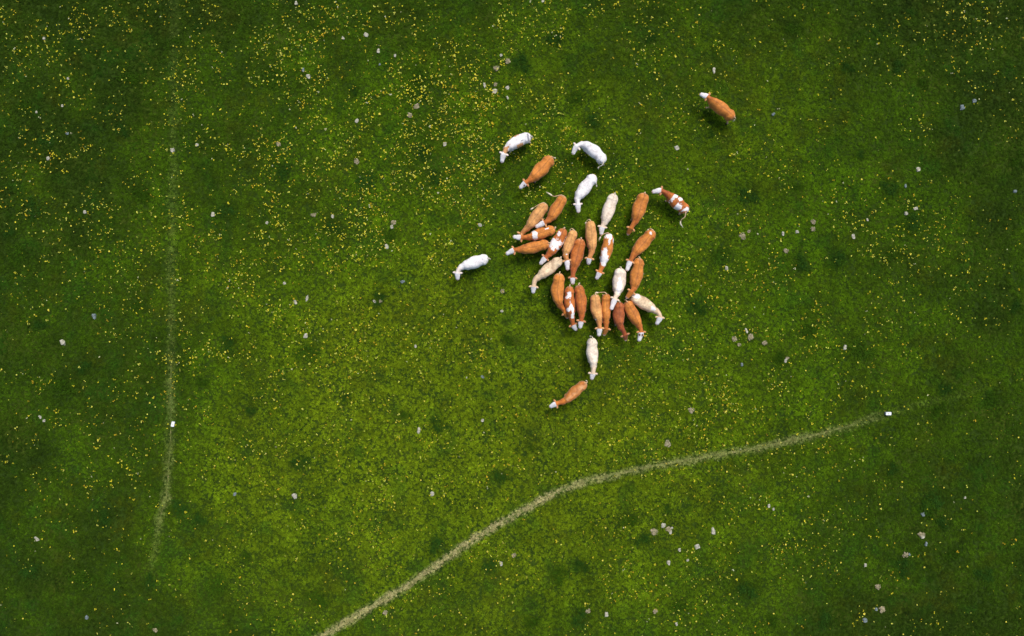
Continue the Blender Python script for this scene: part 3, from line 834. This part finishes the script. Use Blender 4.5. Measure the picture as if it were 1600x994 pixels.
G = "cattle of the loose herd on the meadow"
COWS = [
 dict(R=(830,214),mid=[(819,216),(806,222)],S=(793,231),P=(787,241),N=(784,254),w=20,c='white',nk=.1,face=1,spotc='ginger',spot=[(1.5,0,.45,.6),(.55,.95,.14,.3),(.52,-.95,.14,.25),(1.25,.9,.1,.4)],greyspot=[(.13,.2,.035,.5),(.38,.35,.07,.12)],
      label="white roan cow with ginger neck and flank patches at the herd's top left"),
 dict(R=(943,255),mid=[(938,245),(925,233)],S=(911,226),P=(901,229),N=(895,241),w=20,c='white',nk=.05,greyspot=[(.05,.45,.04,.12)],tail=[(941,258),(937,260),(935,262)],
      label="pure white cow curled leftward, uppermost white one near the herd's top"),
 dict(R=(862,245),mid=[(856,253),(846,264)],S=(831,279),P=(821,286),N=(812,294),w=23,c='orange',eyespot=1,tail=[(864,246),(867,247)],
      label="plain chestnut cow with white muzzle below the white roan one"),
 dict(R=(930,274),mid=[(924,281),(914,293)],S=(903,309),P=(903,320),N=(904,332),w=21,c='white',nk=.1,tail=[(931,283),(932,288),(932,291)],
      label="pure white cow facing downward above the cream one"),
 dict(R=(853,318),mid=[(848,325),(838,338)],S=(826,354),neck=[(819,361)],P=(814,367),N=(809,374),zP=.88,zN=.5,w=20,c='tan',face=0,tail=[(848,317),(838,322),(830,327)],rump=1,
      label="light tan cow lowering its head under its neighbour, pale tail swung left"),
 dict(R=(881,306),mid=[(877,314),(870,325)],S=(859,342),P=(850,348),N=(837,355),zP=1.35,zN=1.1,w=20,c='orange',tail=[(876,305),(866,307),(860,304),(855,301)],rump=.8,
      label="orange cow with white face and cream tail lifted far out left"),
 dict(R=(867,357),mid=[(860,360),(846,364)],S=(829,370),P=(814,371),N=(802,370),w=19,c='orange',white=[(.83,-.15,.10,.85),(.84,.6,.06,.25),(.30,-.4,.09,.13)],
      label="orange cow facing left with one white splash over its shoulders"),
 dict(R=(858,380),mid=[(836,386)],S=(813,390),P=(803,391),N=(791,397),w=19,c='orange',label="plain orange cow facing left at the herd's left edge, white face out on grass"),
 dict(R=(881,357),mid=[(879,363),(871,378)],S=(859,396),P=(852,403),N=(844,413),w=20,c='brown',white=[(.64,0,.19,1.3),(.25,-.45,.09,.35),(.82,.1,.08,.5),(.36,.95,.22,.12)],spot=[(.63,.75,.06,.22),(.80,.35,.05,.16)],spotc='brown',
      label="chestnut cow with broad white saddle in the middle of the back"),
 dict(R=(898,360),mid=[(895,367),(890,379)],S=(884,397),P=(886,407),N=(887,422),w=17,c='tan',rump=1,white=[(1.05,.1,.10,.22)],tail=[(895,358),(892,357),(891,360)],
      label="narrow tan cow with cream rump and small white shoulder spot, long white face"),
 dict(R=(908,373),mid=[(904,390)],S=(897,418),P=(895,434),N=(895,444),w=21.5,c='brown',label="large plain reddish cow walking down beside the narrow tan one"),
 dict(R=(922,345),mid=[(924,368)],S=(925,390),P=(921,404),N=(919.5,413),w=19,c='tan',rump=.3,tail=[(921,343),(917,345),(915,349)],
      label="pale tan cow with bright white poll right of the large reddish one"),
 dict(R=(952,365),mid=[(950,384)],S=(943,410),P=(937,426),N=(932,436),w=19,c='orange',white=[(.08,0,.13,.75),(.26,.05,.12,.22),(.22,.85,.12,.25),(.70,-.35,.16,.4),(.9,-.1,.2,.75),(1.2,.1,.2,.35)],tail=[(949,364),(941,367),(937,373),(936,376)],
      label="orange and white pied cow with white rump, tail curving left"),
 dict(R=(960,303),mid=[(957,312),(951,329)],S=(945,347),P=(941,355),N=(939.5,367),w=20.5,c='ivory',nk=.3,label="cream cow facing downward between a pure white cow and a brown-headed orange one"),
 dict(R=(1007,302),mid=[(1005,309),(1000,323)],S=(994,343),neck=[(990,350)],P=(986,357),N=(981,367),w=23,c='orange',face=0,zP=1.1,zN=.7,label="orange cow with brown head, right of the upper cream cow"),
 dict(R=(1071,333),mid=[(1068,325),(1057,315)],S=(1045,305),P=(1033,298),N=(1019,300),w=20.5,c='brown',white=[(.79,.25,.075,.8),(.40,.6,.12,.5),(.55,-.6,.07,.3),(.12,.2,.05,.65),(.08,-.4,.12,.18)],tail=[(1070,339),(1065,343),(1063,349),(1066,354)],
      label="curled brown and white pied cow at the herd's upper right, white head leftward"),
 dict(R=(1021,360),mid=[(1017,366),(1006,379)],S=(992,396),P=(985,408),N=(979.5,423),w=21.5,c='orange',white=[(.15,-.2,.05,.22)],tail=[(1018,358),(1015,357),(1012,360)],
      label="orange cow with small white rump spot, heading down left toward the cream one"),
 dict(R=(999,403),mid=[(996,426)],S=(991,449),P=(987,456),N=(979,466),w=21,c='orange',face=0,zP=1.42,zN=1.2,label="plain orange cow with brown face resting over the lower right cream cow"),
 dict(R=(970,419),mid=[(968,440)],S=(965,457),P=(961,467),N=(955,484),w=22,c='ivory',nk=.35,white=[(.75,0,.3,.35)],zP=1.45,zN=1.30,
      label="broad cream cow in the herd's lower middle with large white face"),
 dict(R=(987,463),mid=[(1005,473)],S=(1022,484),neck=[(1029,489)],P=(1031.5,496),N=(1026,507),w=20,c='cream',nk=.6,white=[(.16,.35,.14,.4),(.95,0,.13,.35)],
      label="cream cow facing down right, outermost at the herd's lower right"),
 dict(R=(979,471),mid=[(988,488)],S=(998,507),P=(1002,519),N=(998.5,533),w=20,c='orange',eyespot=2,label="orange cow with dark eye patches on white face, lower right of the row"),
 dict(R=(968,472),mid=[(967,490)],S=(969,508),neck=[(974,517)],P=(977,524),N=(978,532),w=19.5,c='dark',face=0,rump=.1,zP=1.0,zN=.55,label="darkest red cow with brown head lowered, in the bottom row"),
 dict(R=(948,459),mid=[(947.5,480)],S=(947.5,501),P=(947,514),N=(944,524),w=16.5,c='orange',face=0,rump=.4,tail=[(945,457),(939,457),(932,457.5)],zP=1.1,zN=.7,
      label="narrow orange cow with brown face and tail out left, in the bottom row"),
 dict(R=(930,460),mid=[(931.5,480)],S=(936,500),P=(937,513),N=(936,525),w=19,c='tan',rump=.9,white=[(.97,-.6,.03,.14),(.93,.9,.06,.15)],label="tan cow with long white face, leftmost of the five in the bottom row"),
 dict(R=(904,445),mid=[(908,468)],S=(909,491),P=(908,502),N=(906.5,513),w=18.5,c='brown',label="plain rusty cow right of the pied one in the lower left trio"),
 dict(R=(890,447),mid=[(890,468)],S=(893,493),neck=[(894.5,501)],P=(896,508),N=(901,516),zP=1.0,zN=.62,w=18,c='brown',white=[(.30,0,.13,.38),(.38,-.35,.06,.4),(.66,.15,.14,.32),(.86,.3,.2,.25),(.8,-.5,.05,.35),(1.15,.1,.2,.3)],
      label="brown cow with broken white back stripe, middle of the lower left trio"),
 dict(R=(874,427),mid=[(873,440),(871,455)],S=(874,474),neck=[(880,483)],P=(884,489),N=(887,497),zP=.85,zN=.45,w=21.5,c='orange',face=0,label="orange cow, left of the lower left trio, its head hidden beside the pied one"),
 dict(R=(876,403),mid=[(872,408),(859,419)],S=(843,432),neck=[(836,438)],P=(834,448),N=(833,458),w=19.5,c='cream',nk=.8,label="cream cow with tan neck and wide ears at the herd's left"),
 dict(R=(763,404),mid=[(757,405),(741,410)],S=(724,416),neck=[(717,421)],P=(715,427),N=(715,437),w=20.5,c='white',nk=.35,label="lone white cow standing left of the herd"),
 dict(R=(925.5,528),mid=[(925.5,549)],S=(927.5,570),P=(926.5,584),N=(924.5,593),w=19.5,c='ivory',nk=.6,label="cream cow alone just below the herd, facing downward"),
 dict(R=(916,598),mid=[(911,602),(898,613)],S=(883,626),P=(869,631),N=(859,636),w=18,c='orange',pale=.9,rump=.9,label="ginger cow with pale back, lowest of all, facing left"),
 dict(R=(1147,185),mid=[(1140,179),(1127,168)],S=(1111,157),P=(1105,151),N=(1094,147),w=20,c='orange',rump=.4,label="lone orange cow with white face at the upper right, far from the herd"),
]
temps = []
for i, C in enumerate(COWS):
    C['seed'] = i + 1
    L = loft_body(C)
    m = bpy.data.meshes.new("loft"); m.from_pydata([tuple(v) for v in L[0]], [], L[1]); m.update()
    o = bpy.data.objects.new("loft", m); col.objects.link(o)
    r = o.modifiers.new("r", 'REMESH'); r.mode = 'VOXEL'; r.voxel_size = .033
    s = o.modifiers.new("s", 'SMOOTH'); s.factor = .5; s.iterations = 4
    temps.append((C, L, o))
dg = bpy.context.evaluated_depsgraph_get(); dg.update()
for C, L, o in temps:
    V, F, par, XY, pos, W, zP, zN, feet, hs = L
    me = bpy.data.meshes.new_from_object(o.evaluated_get(dg), depsgraph=dg)
    me.name = "cow_body"
    co = np.empty(len(me.vertices) * 3, np.float32); me.vertices.foreach_get("co", co); co = co.reshape(-1, 3)
    colr = paint(C, co, par, XY, W)
    base = pos(.5)
    gzz = gz(base.x, base.y) + .02
    co2 = co - np.array([base.x, base.y, 0], np.float32)
    me.vertices.foreach_set("co", co2.ravel())
    for a in list(me.attributes):
        if a.name in ("coat",): me.attributes.remove(a)
    a = me.attributes.new("coat", 'FLOAT_COLOR', 'POINT')
    a.data.foreach_set("color", np.concatenate([colr, np.ones((len(colr), 1))], 1).astype(np.float32).ravel())
    me.polygons.foreach_set("use_smooth", [True] * len(me.polygons))
    me.materials.clear(); me.materials.append(M_coat); me.update()
    bpy.data.objects.remove(o)
    root = bpy.data.objects.new("cow", None); col.objects.link(root)
    root.location = (base.x, base.y, gzz); root.empty_display_size = .3
    tag(root, C['label'], "cow", G)
    link("body", me, root)
    rr = random.Random(C['seed'] * 7)
    dark = C['c'] in ('orange', 'brown', 'dark', 'tan', 'ginger')
    def coated(name, V, F, colour, parent):
        V = [Vector(v) - base for v in V]
        m = mesh_from(name, V, F, M_coat)
        a = m.attributes.new("coat", 'FLOAT_COLOR', 'POINT')
        a.data.foreach_set("color", np.tile(np.array([*colour, 1], np.float32), len(V)))
        return link(name, m, parent)
    # ears
    s0 = 1.99
    p = pos(s0); t = (pos(2.1) - pos(1.9)).normalized(); l = Vector((-t.y, t.x, 0))
    swing = rr.uniform(-.25, .35)
    ec = np.array(COAT[C['c']]); ec = ec * .65 + np.array((.72, .48, .26)) * .35
    for sd in (-1, 1):
        dirv = (l * sd + t * (swing + rr.uniform(-.15, .15)) * (1) + Vector((0, 0, rr.uniform(-.25, .15)))).normalized()
        b0 = p + l * sd * .10 + Vector((0, 0, zP + .02))
        across = dirv.cross(Vector((0, 0, 1))).normalized()
        V_, F_ = [], []
        n = 7
        for k in range(n):
            f = k / (n - 1)
            wv = .075 * (math.sin(math.pi * min(1, f * .88 + .12)) ** .7) * (1 if f < 1 else .1) + .006
            q_ = b0 + dirv * .225 * f + Vector((0, 0, -.03 * f * f))
            V_ += [q_ - across * wv + Vector((0, 0, .012)), q_ + Vector((0, 0, -.014)), q_ + across * wv + Vector((0, 0, .012)), q_ + Vector((0, 0, .004))]
        for k in range(n - 1):
            for j in range(4):
                F_.append((k * 4 + j, k * 4 + (j + 1) % 4, (k + 1) * 4 + (j + 1) % 4, (k + 1) * 4 + j))
        F_.append((0, 3, 2, 1)); F_.append(tuple((n - 1) * 4 + j for j in range(4)))
        coated("ear", V_, F_, ec, root)
    # eyes, muzzle pad
    for sd in (-1, 1):
        q_ = pos(2.33); t2 = (pos(2.4) - pos(2.25)).normalized(); l2 = Vector((-t2.y, t2.x, 0))
        zc = zP * .67 + zN * .33
        c_ = q_ + l2 * sd * .150 + Vector((0, 0, zc + .03)) - base
        bm = bmesh.new(); bmesh.ops.create_uvsphere(bm, u_segments=8, v_segments=6, radius=.024, matrix=Matrix.Translation(c_))
        m = bpy.data.meshes.new("eye"); bm.to_mesh(m); bm.free(); m.materials.append(M_eye)
        link("eye", m, root)
    q_ = pos(2.97); t2 = (pos(3.0) - pos(2.85)).normalized()
    bm = bmesh.new()
    bmesh.ops.create_uvsphere(bm, u_segments=12, v_segments=8, radius=1, matrix=Matrix.Translation(q_ + t2 * .012 + Vector((0, 0, zN - .015)) - base) @ Matrix.Rotation(math.atan2(t2.y, t2.x), 4, 'Z') @ Matrix.Diagonal((.045, .07, .06, 1)))
    m = bpy.data.meshes.new("muzzle"); bm.to_mesh(m); bm.free(); m.materials.append(M_pad)
    m.polygons.foreach_set("use_smooth", [True] * len(m.polygons))
    link("muzzle", m, root)
    # hooves
    for fpos, ft in feet:
        pr = []
        ang = math.atan2(ft.y, ft.x)
        V_, F_ = tube([fpos - base + Vector((0, 0, .0)), fpos - base + Vector((0, 0, .04)), fpos - base + Vector((0, 0, .085))], [.068, .062, .050], 10)
        link("hoof", mesh_from("hoof", V_, F_, M_hoof), root)
    # tail
    tp = C.get('tail'); r0 = pos(0); t0 = (pos(.06) - pos(0)).normalized()
    if tp:
        pts = [r0 + t0 * .05 + Vector((0, 0, 1.30))]
        for k, (x, y) in enumerate(tp):
            pts.append(at(x, y, 1.22 - .14 * k))
        if len(tp) <= 3:
            e = pts[-1]; pts.append(Vector((e.x, e.y, .8)) - t0 * .03)
    else:
        sw = rr.uniform(-.1, .1); l0 = Vector((-t0.y, t0.x, 0))
        pts = [r0 + t0 * .06 + Vector((0, 0, 1.31)), r0 - t0 * .04 + Vector((0, 0, 1.27)), r0 - t0 * .09 + l0 * sw * .4 + Vector((0, 0, 1.1)),
               r0 - t0 * .09 + l0 * sw + Vector((0, 0, .8)), r0 - t0 * .08 + l0 * sw + Vector((0, 0, .6))]
    pts = catmull(pts, 4); nT = len(pts); cut = int(nT * .6)
    tc = np.array(COAT[C['c']]) * .45 + np.array((.80, .70, .50)) * .55
    V_, F_ = tube(pts[:cut + 1], [.036 - .018 * k / cut for k in range(cut + 1)], 8)
    tl = coated("tail", V_, F_, tc, root)
    rest_ = pts[cut:]
    m_ = len(rest_)
    V_, F_ = tube(rest_, [.018 + .034 * math.sin(math.pi * min(1, .15 + .8 * k / (m_ - 1))) for k in range(m_)], 8)
    # loose hair ends
    for h in range(10):
        e = rest_[-1]; d = (rest_[-1] - rest_[-3]).normalized() + Vector((rr.uniform(-.5, .5), rr.uniform(-.5, .5), rr.uniform(-.5, .3)))
        s_ = d.cross(Vector((0, 0, 1))).normalized() * .012
        o_ = len(V_); V_ += [rest_[-3] - s_, rest_[-3] + s_, e + d * .09]; F_.append((o_, o_ + 1, o_ + 2))
    V_ = [Vector(v) - base for v in V_]
    link("tail_switch", mesh_from("tail_switch", V_, F_, M_switch), tl)
print("objects", len(bpy.data.objects))
